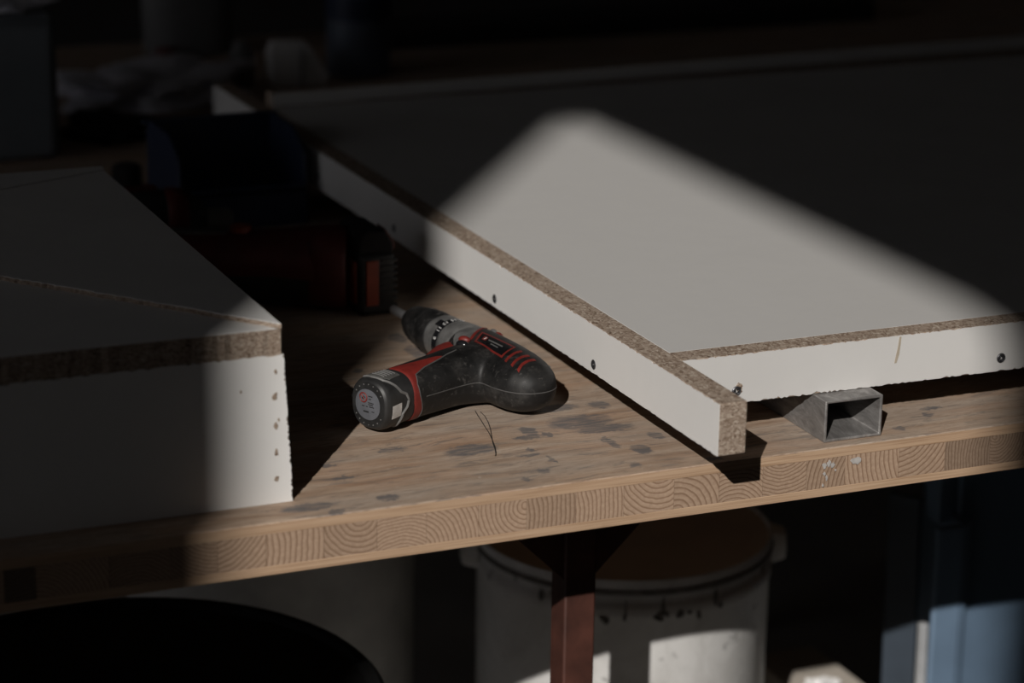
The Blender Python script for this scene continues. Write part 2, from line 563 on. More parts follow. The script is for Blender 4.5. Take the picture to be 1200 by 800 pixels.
# ------------------------------------------------------------------ workbench
BX0, BX1, BY1 = -.5, 2.05, 1.5
TH = .0319
bench = thing('workbench', 'worn pine workbench of three-layer board on a red-brown steel leg', 'workbench', (.68, .2, FZ))
T = at(bench)
MB().box(BX0, BX1, 0, BY1, -.0068, 0).build('tabletop', M['top'], bench, bevel=.0006, mtx=T)
MB().box(BX0, BX1, 0, BY1, -TH, -.0262).build('bottom_layer', M['ply'], bench, bevel=.0005, mtx=T)
edge_strip = MB().box(BX0, BX1, -.0003, .004, -.0066, -.0008)
edge_strip.build('top_edge', M['ply'], bench, mtx=T)
cuts = [BX0]
while cuts[-1] < .20:
    cuts.append(cuts[-1] + random.uniform(.032, .045))
cuts[-1] = .2592
cuts += [.2766, .3180, .3527, .3799, .4085, .4433, .4755, .5061, .5389, .5695, .6016, .6331, .6669, .6977, .7278, .7584, .7857, .8246, .8585, .8923, .9181]
while cuts[-1] < BX1 - .05:
    cuts.append(cuts[-1] + random.uniform(.030, .040))
cuts.append(BX1)
for i in range(len(cuts) - 1):
    a, b2 = cuts[i], cuts[i + 1]
    w = b2 - a
    cx, cy, cz = (a + b2) / 2, .2, -.0165
    g = .00012
    o = MB().box(-w / 2 + g, w / 2 - g, -.2 + random.uniform(-.00015, .0001), 1.2, -.0097, .0097).build('lamella', M['endgrain'], bench)
    o.location = Vector((cx, cy, cz)) - bench.location
    rr = random.choice([-1, 1])
    px = random.uniform(-.024, .024)
    pz = rr * random.uniform(.006, .030)
    if random.random() < .25:
        px, pz = random.choice([-1, 1]) * .058, random.uniform(-.02, .02)
    tone = random.uniform(.5, 1)
    if abs(a - .2592) < .001:
        tone = .02
    if abs(a - .8585) < .001:
        tone, px, pz = .3, .059, .0
    if abs(a - .8923) < .001:
        tone = .35
    o.color = (px / .12 + .5, pz / .12 + .5, tone, 1)
# steel frame below
MB().box(.6669, .6899, .155, .178, FZ + .004, -TH).build('leg', M['rust'], bench, bevel=.0015, mtx=T)
MB().box(.655, .702, .143, .190, FZ, FZ + .004).build('foot_plate', M['rust'], bench, mtx=T)
MB().box(BX0 + .05, BX1 - .05, .155, .178, -TH - .024, -TH).build('rail', M['rust'], bench, bevel=.001, mtx=T)
for sgn, x0 in ((-1, .6669), (1, .6899)):
    poly = [(x0, -TH - .024), (x0 + sgn * .074, -TH - .024), (x0 + sgn * .074, -TH - .028), (x0, -TH - .100)]
    MB().prism(poly, .158, .163, 'y').build('gusset', M['rust'], bench, mtx=T)
for lx, ly in ((BX0 + .06, .155), (BX1 - .09, .155), (BX0 + .06, 1.38), (BX1 - .09, 1.38)):
    MB().box(lx, lx + .023, ly, ly + .023, FZ, -TH).build('leg', M['rust'], bench, bevel=.0015, mtx=T)
MB().box(BX0 + .05, BX1 - .05, 1.38, 1.403, -TH - .024, -TH).build('rail', M['rust'], bench, bevel=.001, mtx=T)
# paint spots on the front edge
def blot(x, z, r, n=11, seed=0, sx=1.0):
    rnd = random.Random(seed)
    return [(x + math.cos(2 * math.pi * k / n) * r * sx * rnd.uniform(.5, 1.1), z + math.sin(2 * math.pi * k / n) * r * rnd.uniform(.5, 1.1)) for k in range(n)]
for i, (x, z, r, sx) in enumerate([(.7705, -.0110, .0022, .8), (.7738, -.0100, .0025, .7), (.7765, -.0115, .0020, .9), (.7708, -.0165, .0014, .8), (.7725, -.0195, .0020, .5),
                                   (.7930, -.0108, .0026, 1.6), (.7700, -.0240, .0012, .6), (.7785, -.0150, .0008, 1)]):
    MB().prism(blot(x, z, r, seed=i, sx=sx), -.0009, -.0004, 'y').build('paint_spot', M['paintspot'], bench, mtx=T)
for i, (x, y, r, sx, mk) in enumerate([(.6062, .3135, .0070, .8, 'stain'), (.6085, .282, .0085, .9, 'stain')]):
    pass

# ------------------------------------------------------------------ framed panel (white board with chipboard edge rails)
XB, XB2 = .6637, .6821
ZP1, ZP2 = .0274, .0593
PX1 = 1.85
panel = thing('framed_panel', 'large white board framed with chipboard edge strips, lying on the bench and steel tube', 'panel', (XB, 0, 0))
T = at(panel)
MB().box(XB2, PX1, .0426, .829, .0413, ZP2 - .0002).build('board', M['dusty'], panel, bevel=.0003, mtx=T)
lr = MB().box(XB + .0004, XB2, -.0592, .949, ZP1, ZP2).build('left_rail', M['chip'], panel, bevel=.0006, mtx=T)
lr['label'] = 'long rail overhanging the bench front, raw chipboard top and end'
ragged_sheet((XB + .0004, .949, ZP1), (0, -1, 0), 1.0082, (0, 0, ZP2 - ZP1), (-1, 0, 0), .0005, .0008, .0005, 420).build('laminate', M['white'], lr, mtx=T)
for y, z in ((.6516, .0372), (.4737, .0363), (.2749, .0333), (.1115, .0334), (.83, .04)):
    add_screw(lr, (XB - .0001, y, z), (-1, 0, 0), .0026, T)
fr = MB().box(XB2, PX1, .0246, .0424, ZP1, ZP2).build('front_rail', M['chip'], panel, bevel=.0005, mtx=T)
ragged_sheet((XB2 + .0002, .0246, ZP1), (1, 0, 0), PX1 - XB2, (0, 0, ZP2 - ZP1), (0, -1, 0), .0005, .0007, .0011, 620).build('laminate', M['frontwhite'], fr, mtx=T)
for x, z in ((.7199, .0357), (.9122, .0362), (1.25, .036)):
    add_screw(fr, (x, .0240, z), (0, -1, 0), .0026, T)
for i, (x, z, rx) in enumerate([(.7214, .0385, .0026), (.7222, .0362, .0022)]):
    MB().prism(blot(x, z, rx, seed=20 + i), .0238, .0242, 'y').build('chipped_spot', M['chip'], fr, mtx=T)
drip = [(.8349, .0585), (.8363, .0585), (.8360, .0530), (.8354, .0470), (.8338, .0415), (.8322, .0413), (.8330, .0460), (.8342, .0520)]
MB().prism(drip, .0239, .0242, 'y').build('glue_drip', M['drip'], fr, mtx=T)
br = MB()
br.add([(XB2, .829, ZP1), (PX1, .879, ZP1), (PX1, .897, ZP1), (XB2, .847, ZP1), (XB2, .829, .0718), (PX1, .879, .0718), (PX1, .897, .0718), (XB2, .847, .0718)],
       [(0, 1, 2, 3), (4, 5, 6, 7), (0, 1, 5, 4), (1, 2, 6, 5), (2, 3, 7, 6), (3, 0, 4, 7)])
bro = br.build('back_rail', M['chip'], panel, bevel=.0005, mtx=T)
ragged_sheet((XB2, .829, .0600), (PX1 - XB2, .05, 0), PX1 - XB2, (0, 0, .0118), (.043, -1, 0), .0005, .0006, .0004, 200).build('laminate', M['white'], bro, mtx=T)

# ------------------------------------------------------------------ steel box tube the panel rests on
px0, py0, pw, ph, wt, pl = .7749, .0090, .0411, .0272, .0019, .30
tube = thing('steel_tube', 'open-ended grey steel box tube under the front edge of the white panel', 'steel tube', (px0, py0, 0))
mb = MB()
def rect(x0, x1, z0, z1, y):
    return [(x0, y, z0), (x1, y, z0), (x1, y, z1), (x0, y, z1)]
o0, o1 = rect(0, pw, 0, ph, 0), rect(0, pw, 0, ph, pl)
i0, i1 = rect(wt, pw - wt, wt, ph - wt, 0), rect(wt, pw - wt, wt, ph - wt, pl)
fs = []
for i in range(4):
    j = (i + 1) % 4
    fs += [(i, j, 4 + j, 4 + i), (8 + i, 12 + i, 12 + j, 8 + j), (i, 8 + i, 8 + j, j), (4 + i, 4 + j, 12 + j, 12 + i)]
mb.add(o0 + o1 + i0 + i1, fs)
to = mb.build('tube_wall', M['steel'], tube, bevel=.0007)
tube.rotation_euler = (0, 0, -.0099)

# ------------------------------------------------------------------ white chipboard box at the left
box = thing('chipboard_box', 'white chipboard box with raw chipped top edge at the bench\'s left front corner', 'box', (.43, .03, 0))
T = at(box)
BXL = .02
fp = MB()
fp.add([(BXL, .0295, 0), (.4344, .0295, 0), (.4302, .0295, .0893), (BXL, .0295, .0893), (BXL, .046, 0), (.4344, .046, 0), (.4302, .046, .0893), (BXL, .046, .0893)],
       [(0, 1, 2, 3), (4, 5, 6, 7), (0, 1, 5, 4), (1, 2, 6, 5), (2, 3, 7, 6), (3, 0, 4, 7)])
fpo = fp.build('front_panel', M['chip'], box, bevel=.0004, mtx=T)
# white laminate with chipped right and top edges
rnd = random.Random(5)
nz, nx = 70, 140
pts = []
edge_r = [(.4347 - .0047 * (k / nz) - rnd.random() ** 3 * .0012, .0896 * k / nz) for k in range(nz + 1)]
edge_t = [(BXL + (.4298 - BXL) * (1 - k / nx), .0896 - rnd.random() ** 3 * .0012) for k in range(1, nx)]
poly = [(BXL, 0.0005)] + edge_r + edge_t + [(BXL, .0896)]
MB().prism(poly, .0290, .0295, 'y').build('laminate', M['white'], fpo, mtx=T)
for i, (x, z, r) in enumerate([(.4249, .0796, .0013), (.4242, .0644, .0020), (.4245, .0470, .0020), (.4247, .0310, .0018), (.4247, .0152, .0019), (.4041, .0700, .0010), (.4262, .0505, .0009), (.4252, .0665, .0008)]):
    MB().prism(blot(x, z, r * 1.45, 9, 40 + i, .60), .0287, .0291, 'y').build('chipped_hole', M['chip'], fpo, mtx=T)
MB().box(.4165, .4328, .047, .432, 0, .0893).build('side_panel', M['chip'], box, bevel=.0004, mtx=T)
MB().box(BXL, .4328, .4325, .4485, 0, .0893).build('back_panel', M['chip'], box, bevel=.0004, mtx=T)
MB().box(BXL, BXL + .016, .047, .432, 0, .0893).build('side_panel', M['chip'], box, bevel=.0004, mtx=T)
# top panel: ragged raw chipboard front edge, white laminate on top
tp = MB()
n = 110
vs, fs = [], []
for i in range(n + 1):
    x = BXL + (.4285 - BXL) * i / n
    jy = .0290 + rnd.random() ** 2 * .0009
    jb = .0893
    vs += [(x, jy, jb), (x, jy + rnd.uniform(-.0003, .0005), .0972), (x, jy, .1045), (x, .448, .1045), (x, .448, jb)]
for i in range(n):
    a, c = 5 * i, 5 * (i + 1)
    for k in range(5):
        fs.append((a + k, c + k, c + (k + 1) % 5, a + (k + 1) % 5))
fs += [(0, 1, 2, 3, 4), tuple(5 * n + k for k in (4, 3, 2, 1, 0))]
tp.add(vs, fs)
tpo = tp.build('top_panel', M['chip'], box, mtx=T)
MB().prism([(BXL, .0296), (.4280, .0296), (.4322, .4478), (BXL, .4478)], .1045, .1050, 'z').build('laminate', M['white'], tpo, mtx=T)
# triangular offcut lying on top
off = thing('board_offcut', 'thin triangular white board offcut lying on the chipboard box', 'offcut', (.40, .3, .1051))
T = at(off)
def ragged_line(a, b, n, j):
    a, b = Vector((a[0], a[1])), Vector((b[0], b[1]))
    d = (b - a)
    nrm = Vector((-d.y, d.x)).normalized()
    return [tuple(a + d * (k / n) + nrm * (rnd.random() ** 2 * j * (1 if 0 < k < n else 0))) for k in range(n)]
A_, B_, C_ = (.4282, .0275), (.4305, .4350), (.1850, .3300)
poly = ragged_line(A_, B_, 60, .0002) + ragged_line(B_, C_, 50, .0004) + ragged_line(C_, A_, 150, -.0016)
MB().prism(poly, .1051, .1077, 'z').build('core', M['chip'], off, mtx=T)
poly2 = [(x * .998 + .0007, y * .9985 + .0004) for x, y in poly]
MB().prism(poly2, .1077, .1081, 'z').build('laminate', M['white'], off, mtx=T)

strip2 = thing('board_strip', 'second thin white board piece at the back of the chipboard box, behind the triangular offcut', 'offcut', (.3, .42, .1051))
T = at(strip2)
ps = [(.4312, .4368), (.3500, .4022), (.1850, .3322), (.0250, .2640), (.0250, .4478), (.4322, .4478)]
MB().prism(ps, .1051, .1077, 'z').build('core', M['chip'], strip2, mtx=T)
MB().prism(ps, .1077, .1081, 'z').build('laminate', M['white'], strip2, mtx=T)

# ------------------------------------------------------------------ the small cordless drill
DO = Vector((.6119, .2595, .0195))
DU = Vector((-.11, .994, 0)).normalized()
DV = Vector((-DU.y, DU.x, 0))
drill = thing('cordless_drill', 'small black and red cordless drill lying on its side in the sunlight', 'drill', DO)
DM = Matrix(((DU.x, DV.x, 0), (DU.y, DV.y, 0), (0, 0, 1))).to_4x4()     # local axes: u forward, v towards the battery, n up
MMS = Matrix.Scale(.001, 4)
DL = DM @ MMS
def sring(c, a, b, ha, hb, ex=2.4, n=40):
    """superellipse ring round c in the plane of unit vectors a, b"""
    c, a, b = Vector(c), Vector(a), Vector(b)
    out = []
    for i in range(n):
        t = 2 * math.pi * i / n
        ct, st = math.cos(t), math.sin(t)
        out.append(c + a * ha * math.copysign(abs(ct) ** (2 / ex), ct) + b * hb * math.copysign(abs(st) ** (2 / ex), st))
    return out
AX_V, AX_N = Vector((0, 1, 0)), Vector((0, 0, 1))
body = MB()
body_sec = [(-53, 1.0, 19.0, 17.6), (-62, 1.5, 20.5, 18.6), (-80, 2.5, 22.5, 19.0), (-100, 3, 23.5, 19.0), (-118, 3.5, 23.0, 18.8), (-130, 3.5, 21.5, 17.8),
            (-140, 3, 18.5, 15.8), (-147, 2.5, 14.0, 12.4), (-151, 2, 8.5, 8.0), (-152.6, 2, 3.0, 3.0)]
body.loft([sring((u, v0, 0), AX_V, AX_N, hv, hn, 2.25) for u, v0, hv, hn in body_sec])
HA = Vector((-.35, .937, 0)).normalized()
HW = Vector((HA.y, -HA.x, 0))
HO = Vector((-82, 0, 0))
grip = MB()
grip_sec = [(2, -6, 30, 18.4), (14, -7, 28.5, 18.6), (24, -6, 26, 18.4), (34, -2.5, 21.6, 18.0), (42, -.6, 19.0, 17.7), (52, 0, 18.0, 17.5), (66, 0, 17.2, 17.2), (80, .5, 16.6, 17.0), (90, .5, 16.4, 17.0), (93, .5, 16.2, 16.8)]
grip.loft([sring(HO + HA * t + HW * w0, HW, AX_N, hw, hn, 2.5) for t, w0, hw, hn in grip_sec])
def union_mesh(mbs, voxel):
    """joins closed lofts into one smooth skin, returns a plain mesh"""
    objs = []
    allm = MB()
    for m_ in mbs:
        allm.add(m_.v, m_.f)
    o = allm.build('union_tmp', M['rubber'])
    r = o.modifiers.new('remesh', 'REMESH')
    r.mode = 'VOXEL'
    r.voxel_size = voxel
    s = o.modifiers.new('smooth', 'SMOOTH')
    s.iterations = 40
    s.factor = .5
    dg = bpy.context.evaluated_depsgraph_get()
    dg.update()
    me = bpy.data.meshes.new_from_object(o.evaluated_get(dg))
    old = o.data
    bpy.data.objects.remove(o)
    bpy.data.meshes.remove(old)
    return me
shell_me = union_mesh([body, grip], .9)
shell_me.name = 'body_shell'
bvh = BVHTree.FromPolygons([v.co.copy() for v in shell_me.vertices], [tuple(p.vertices) for p in shell_me.polygons])
shell_me.transform(DL)
shell_me.materials.clear()
shell_me.materials.append(M['rubber'])
for p in shell_me.polygons:
    p.use_smooth = True
shell = bpy.data.objects.new('body_shell', shell_me)
COL.objects.link(shell)
shell.parent = drill

def hit(o, d, lift=.0):
    o, d = Vector(o), Vector(d).normalized()
    p, nrm, _, _ = bvh.ray_cast(o, d)
    if p is None:
        return None
    if nrm.dot(d) > 0:
        nrm = -nrm
    return p + nrm * lift

def drape(poly, cast, lift=.25, res=1.2, name='trim', mat=None, parent=None):
    """cuts a polygon (s, t) into a fine grid and drops it on the shell: a thin raised inlay"""
    bm = bmesh.new()
    vs = [bm.verts.new((x, y, 0)) for x, y in poly]
    f = bm.faces.new(vs)
    xs = [p[0] for p in poly]
    ys = [p[1] for p in poly]
    def cutline(lo, hi, axis):
        k = math.ceil(lo / res) * res
        while k < hi:
            geom = bm.verts[:] + bm.edges[:] + bm.faces[:]
            bmesh.ops.bisect_plane(bm, geom=geom, plane_co=(k, 0, 0) if axis == 0 else (0, k, 0), plane_no=(1, 0, 0) if axis == 0 else (0, 1, 0))
            k += res
    cutline(min(xs), max(xs), 0)
    cutline(min(ys), max(ys), 1)
    bmesh.ops.triangulate(bm, faces=bm.faces)
    dead = []
    for v in bm.verts:
        o, d = cast(v.co.x, v.co.y)
        p = hit(o, d, lift)
        if p is None:
            dead.append(v)
        else:
            v.co = p
    bmesh.ops.delete(bm, geom=dead, context='VERTS')
    bmesh.ops.recalc_face_normals(bm, faces=bm.faces)
    r = bmesh.ops.extrude_face_region(bm, geom=bm.faces[:])
    nv = [e for e in r['geom'] if isinstance(e, bmesh.types.BMVert)]
    # sink the first copy below the skin so the inlay has sides
    bm.normal_update()
    moved = {v.index for v in nv}
    for v in nv:
        pass
    new = set(nv)
    for v in bm.verts:
        if v not in new:
            q, nn, _, _ = bvh.find_nearest(v.co)
            v.co = q + (q - v.co).normalized() * .3 if (q - v.co).length > 1e-6 else q
    me = bpy.data.meshes.new(name)
    bmesh.ops.recalc_face_normals(bm, faces=bm.faces)
    bm.to_mesh(me)
    bm.free()
    me.transform(DL)
    me.materials.append(mat)
    for p in me.polygons:
        p.use_smooth = True
    try:
        me.set_sharp_from_angle(angle=math.radians(50))
    except Exception:
        pass
    o = bpy.data.objects.new(name, me)
    COL.objects.link(o)
    o.parent = parent
    return o

def on_top(u, v):
    return (u, v, 60), (0, 0, -1)
def axis_cast(u, ang):
    """towards the motor axis, ang = degrees above the v direction (90 = straight up)"""
    a = math.radians(ang)
    d = Vector((0, math.cos(a), math.sin(a)))
    return Vector((u, 3, 0)) + d * 60, -d
GS = .30
def grip_cast(t, s):
    """towards the grip axis; s * 1/GS = angle, 0 = palm side, 90 = up, 180 = finger side"""
    a = math.radians(s / GS)
    d = -HW * math.cos(a) + AX_N * math.sin(a)
    return HO + HA * t + d * 60, -d
def gp(*pts):
    return [(t, a * GS) for t, a in pts]
def part_at(mb, name, mat, **kw):
    return mb.build(name, mat, drill, mtx=DL, **kw)

# metal and plastic front end
gc = MB().lathe([(15.6, -33), (16.2, -34), (16.9, -38), (17.6, -46), (18.2, -56), (16, -60)], 56, (0, 0, 0), (1, 0, 0))
part_at(gc, 'gear_case', M['greyplastic'], smooth=True)
tr = MB().lathe([(14.4, -35), (15.6, -34.6), (15.6, -16), (15.0, -14.6), (13.5, -14.2)], 56, (0, 0, 0), (1, 0, 0))
ring_o = part_at(tr, 'torque_ring', M['greyplastic'], smooth=True)
bw = MB()
rings = []
for rr, uu in ((15.3, -33.0), (16.05, -32.8), (16.05, -27.2), (15.3, -27.0)):
    rings.append((rr, uu))
bw.lathe(rings, 56, (0, 0, 0), (1, 0, 0))
scale_o = part_at(bw, 'number_band', M['gloss'], smooth=True)
def on_cyl(r, u, a):
    """point on the ring: a = degrees from v towards n"""
    a = math.radians(a)
    return Vector((u, r * math.cos(a), r * math.sin(a)))
def cyl_patch(r0, r1, u0, u1, a0, a1, n=6):
    mb = MB()
    rings = []
    for i in range(n + 1):
        a = a0 + (a1 - a0) * i / n
        rings.append([on_cyl(r0, u0, a), on_cyl(r0, u1, a), on_cyl(r1, u1, a), on_cyl(r1, u0, a)])
    return mb.loft(rings)
part_at(cyl_patch(15, 15.95, -27.4, -21.5, 50, 70), 'pointer_notch', M['gloss'])
def text_mesh(txt, size):
    cu = bpy.data.curves.new('text_tmp', 'FONT')
    cu.body = txt
    cu.size = size
    cu.align_x = 'CENTER'
    cu.align_y = 'CENTER'
    cu.extrude = .06
    cu.resolution_u = 2
    o = bpy.data.objects.new('text_tmp', cu)
    COL.objects.link(o)
    dg = bpy.context.evaluated_depsgraph_get()
    dg.update()
    me = bpy.data.meshes.new_from_object(o.evaluated_get(dg))
    bpy.data.objects.remove(o)
    bpy.data.curves.remove(cu)
    return me
def put_text(txt, size, P, ex, ez, name, mat, parent=drill):
    """text with baseline along ex, facing ez, at local point P"""
    ex, ez = Vector(ex).normalized(), Vector(ez).normalized()
    ey = ez.cross(ex)
    me = text_mesh(txt, size)
    m4 = Matrix(((ex.x, ey.x, ez.x, P[0]), (ex.y, ey.y, ez.y, P[1]), (ex.z, ey.z, ez.z, P[2]), (0, 0, 0, 1)))
    me.transform(DL @ m4)
    me.materials.clear()
    me.materials.append(mat)
    me.name = name
    o = bpy.data.objects.new(name, me)
    COL.objects.link(o)
    o.parent = parent
    return o
for a, txt in ((20, '9'), (44, '11'), (66, '13'), (88, '15'), (110, '17')):
    P = on_cyl(16.1, -30.0, a)
    N_ = Vector((0, math.cos(math.radians(a)), math.sin(math.radians(a))))
    put_text(txt, 4.6, P, Vector((0, math.sin(math.radians(a)), -math.cos(math.radians(a)))), N_, 'ring_number', M['sticker'], scale_o)
def flutes(a, h):
    k = max(0.0, min(1.0, (h - 3) / 6)) * max(0, min(1, (31 - h) / 4))
    return 1 - .055 * k * (.5 + .5 * math.cos(a * 6)) ** 3
ck = MB().lathe([(12.5, -14.4), (14.6, -14), (15.2, -12.6), (15.3, -2), (14.9, 0.2), (14.2, 1.0), (14.2, 2.6), (14.6, 3.6), (14.6, 8), (14.1, 13), (13.3, 18), (12.2, 23), (10.9, 27),
                 (9.4, 29.8), (7.2, 31.6), (5.0, 32.2), (3.3, 32.3)], 72, (0, 0, 0), (1, 0, 0), bump_fn=flutes)
part_at(ck, 'chuck', M['rubber'], smooth=True, angle=60)
bit = MB().lathe([(3.0, 28), (3.0, 37), (2.2, 37.4), (3.1, 38.2), (3.1, 60), (2.6, 61)], 24, (0, 0, 0), (1, 0, 0))
part_at(bit, 'bit_holder', M['chrome'], smooth=True)
part_at(MB().lathe([(3.4, 30), (3.75, 30.6), (3.75, 35), (3.3, 36)], 24, (0, 0, 0), (1, 0, 0)), 'bit_collar', M['chrome'], smooth=True)

# trigger and switches
tg = MB().prism([(-55, 13), (-53.5, 20), (-58, 29), (-67, 39), (-74, 46), (-90, 46), (-90, 13)], -10.5, 10.5, 'z')
part_at(tg, 'trigger', M['red'], bevel=.0032, segs=4)
gs = [( -86.5, 22.0), (-84, 18.0), (-73, 7.6), (-65, -1.2), (-57, -10), (-53, -15), (-53.5, 4), (-55, 12), (-60, 16.5), (-70, 21.5)]
drape(gs, on_top, .25, 1.2, 'gear_case_flank', M['greyplastic'], drill)
rl = [(-87.0, 23.0), (-84.6, 18.2), (-73.8, 7.4), (-65.8, -1.5), (-58.8, -9.6), (-57.4, -8.9), (-64.3, -.6), (-72.2, 8.6), (-83, 19.6), (-85.4, 23.8)]
drape(rl, on_top, .55, 1.2, 'red_edge_line', M['red'], drill)
def blob(c, r, ax=(1, 0, 0)):
    mb = MB()
    n = 18
    return mb.lathe([(.01, -r[0])] + [(r[1] * math.cos(t), r[0] * math.sin(t)) for t in [math.radians(k) for k in range(-75, 76, 15)]] + [(.01, r[0])], n, c, ax)
part_at(blob((-79.5, 19.0, 18.0), (4.4, 2.7), (1, .55, 0)), 'direction_button', M['red'], smooth=True)
part_at(blob((-86.0, 24.0, 17.2), (4.8, 3.0), (1, .45, 0)), 'direction_button', M['gloss'], smooth=True)
part_at(blob((-67, -13.5, 12.8), (4.2, 2.6), (1, 0, 0)), 'mode_button', M['red'], smooth=True)
part_at(blob((-60.5, -13, 13.4), (3.2, 2.6), (1, 0, 0)), 'mode_button', M['greyplastic'], smooth=True)

# name plate, its red frame, the three stripes
lab_o = [(-71.5, 1.5), (-111.1, -1.6), (-121.8, 14.7), (-85.6, 15.2)]
lab_i = [(-75.6, 3.2), (-111.3, .7), (-119.2, 13.4), (-86.8, 13.8)]
drape(lab_o, on_top, .30, 1.2, 'label_frame', M['red'], drill)
plate = drape(lab_i, on_top, .55, 1.2, 'name_plate', M['gloss'], drill)
def lerp2(s, t):
    a = Vector(lab_i[0]).lerp(Vector(lab_i[1]), s)
    b = Vector(lab_i[3]).lerp(Vector(lab_i[2]), s)
    return tuple(a.lerp(b, t))
def lab_quad(s0, s1, t0, t1, sk=0):
    return [lerp2(s0 + sk, t0), lerp2(s1 + sk, t0), lerp2(s1, t1), lerp2(s0, t1)]
drape(lab_quad(.10, .235, .22, .62, .02), on_top, .72, .9, 'logo_square', M['red'], plate)
drape(lab_quad(.15, .185, .30, .54, .04), on_top, .86, .9, 'logo_stroke', M['sticker'], plate)
drape(lab_quad(.30, .80, .36, .46), on_top, .72, .9, 'plate_line', M['midgrey'], plate)
drape(lab_quad(.45, .72, .62, .70), on_top, .72, .9, 'plate_line', M['midgrey'], plate)
for mid in ([(-127.3, 15.2), (-124.2, 10), (-121, 4), (-119.6, -1.2)], [(-134.3, 14.5), (-131.3, 9.5), (-128.6, 3), (-127.9, -1.7)], [(-140.8, 13.6), (-137.6, 8.8), (-135.0, 2.5), (-134.2, -2.6)]):
    drape([(u + 1.2, v) for u, v in mid] + [(u - 1.2, v) for u, v in mid[::-1]], on_top, .35, 1.0, 'stripe', M['red'], drill)
for u, v, n_ in ((-104, -17, 10), (-122, -18.5, 6)):
    part_at(MB().box(u - 3, u + 3, v - 1.5, v + 1.5, n_ - 1.2, n_ + 1.2), 'vent_rib', M['midgrey'], bevel=.0004)

# red collar that runs round the grip and flares up to the trigger
collar = gp((84.0, -75), (84.8, -24), (87.2, 8), (88.2, 34), (85.5, 54), (75, 64), (56.5, 73), (52, 80), (56, 88), (68, 95), (76, 100), (84, 106), (93.2, 114), (93.2, 78), (93.4, 42), (92.6, 7), (91.6, -19), (91.2, -46), (91.0, -75))
drape(collar, grip_cast, .35, 1.2, 'red_collar', M['red'], drill)
outline = [(84.0, -75), (84.8, -24), (87.2, 8), (88.2, 34), (85.5, 54), (75, 64), (56.5, 73), (48, 80), (36, 84)]
def shell_line(pts, lift, r, name, mat, step=8):
    out = []
    for i in range(len(pts) - 1):
        for k in range(step):
            f_ = k / step
            a, b = pts[i], pts[i + 1]
            o_, d_ = grip_cast(a[0] + (b[0] - a[0]) * f_, (a[1] + (b[1] - a[1]) * f_) * GS)
            p = hit(o_, d_, lift)
            if p is not None:
                out.append(p)
    return part_at(MB().tube(out, r, 6), name, mat, smooth=True)
shell_line(outline, .25, .5, 'collar_edge', M['seam'])
seam = [(-125.5, 70.7), (-121.3, 56.3), (-114.5, 32.9), (-113.9, 27.5), (-122.1, 25.9), (-130.9, 24.6), (-139.1, 21.7), (-145.2, 17.7), (-150.6, 10.9), (-152.5, 3.9), (-151.5, -6.6), (-146, -12.5), (-138, -16)]
sp = []
for i in range(len(seam) - 1):
    for k in range(6):
        u = seam[i][0] + (seam[i + 1][0] - seam[i][0]) * k / 6
        v = seam[i][1] + (seam[i + 1][1] - seam[i][1]) * k / 6
        q, nn, _, _ = bvh.find_nearest(Vector((u, v, .3)))
        sp.append(q - nn * .12)
part_at(MB().tube(sp, .42, 6), 'mould_seam', M['seam'], smooth=True)

# battery pod
bat_sec = [(91.5, .5, 15.0, 15.6), (92.3, .5, 15.9, 16.5), (100, .4, 16.1, 16.8), (110, .2, 16.3, 17.0), (114, 0, 16.0, 16.7), (116.4, 0, 15.0, 15.7), (117.6, 0, 13.6, 14.4)]
def dense(sec, k=3):
    out = []
    for a, b_ in zip(sec, sec[1:]):
        out += [tuple(x + (y - x) * i / k for x, y in zip(a, b_)) for i in range(k)]
    return out + [sec[-1]]
bm_ = MB().loft([sring(HO + HA * t + HW * w0, HW, AX_N, hw, hn, 2.5, 56) for t, w0, hw, hn in dense(bat_sec)])
bat = part_at(bm_, 'battery', M['black'], smooth=True, angle=35)
bvh = BVHTree.FromPolygons([Vector(v) for v in bm_.v], bm_.f)
EC = HO + HA * 117.6
dd = EC + HW * .6
part_at(MB().loft([sring(dd + HA * h, HW, AX_N, 10.3 * k_, 9.9 * k_, 2.1, 40) for h, k_ in ((-.2, 1), (.25, 1), (.35, .97))]), 'end_label', M['label'], smooth=True)
def end_pt(x, y, h=.4):
    # x to the right and y up as one faces the battery's end
    return dd - HW * x + AX_N * y + HA * h
rg = [end_pt(-3.4 + 3.0 * math.cos(k * math.pi / 12), 4.2 + 3.0 * math.sin(k * math.pi / 12), .45) for k in range(25)]
part_at(MB().tube(rg, .42, 6), 'warning_ring', M['red'], smooth=True)
part_at(MB().tube([end_pt(-5.4, 6.3, .45), end_pt(-1.4, 2.1, .45)], .38, 6), 'warning_bar', M['red'])
def flat(pts, name, mat):
    mb = MB()
    n = len(pts)
    mb.add([end_pt(x, y, .3) for x, y in pts] + [end_pt(x, y, .48) for x, y in pts], [tuple(range(n)), tuple(range(n, 2 * n))] + [(i, (i + 1) % n, n + (i + 1) % n, n + i) for i in range(n)])
    part_at(mb, name, mat)
flat([(-4.8, 3.6), (-4.2, 5.0), (-3.2, 5.2), (-2.2, 4.2), (-2.6, 3.1), (-3.8, 2.9)], 'warning_symbol', M['gloss'])
for x0, x1, y0, y1 in ((.6, 4.2, 5.4, 6.0), (1.2, 3.0, 3.6, 4.2), (.6, 5.2, 1.2, 1.8), (.6, 4.6, .0, .6), (1.4, 5.4, -1.4, -.8), (3.6, 5.6, -4.2, -3.7), (-4.6, -2.4, -1.6, -1.0), (-1.4, .2, -1.6, -1.0), (-3.4, 1.0, -5.2, -4.2)):
    flat([(x0, y0), (x1, y0), (x1, y1), (x0, y1)], 'print_line', M['black'])
stud_me = None
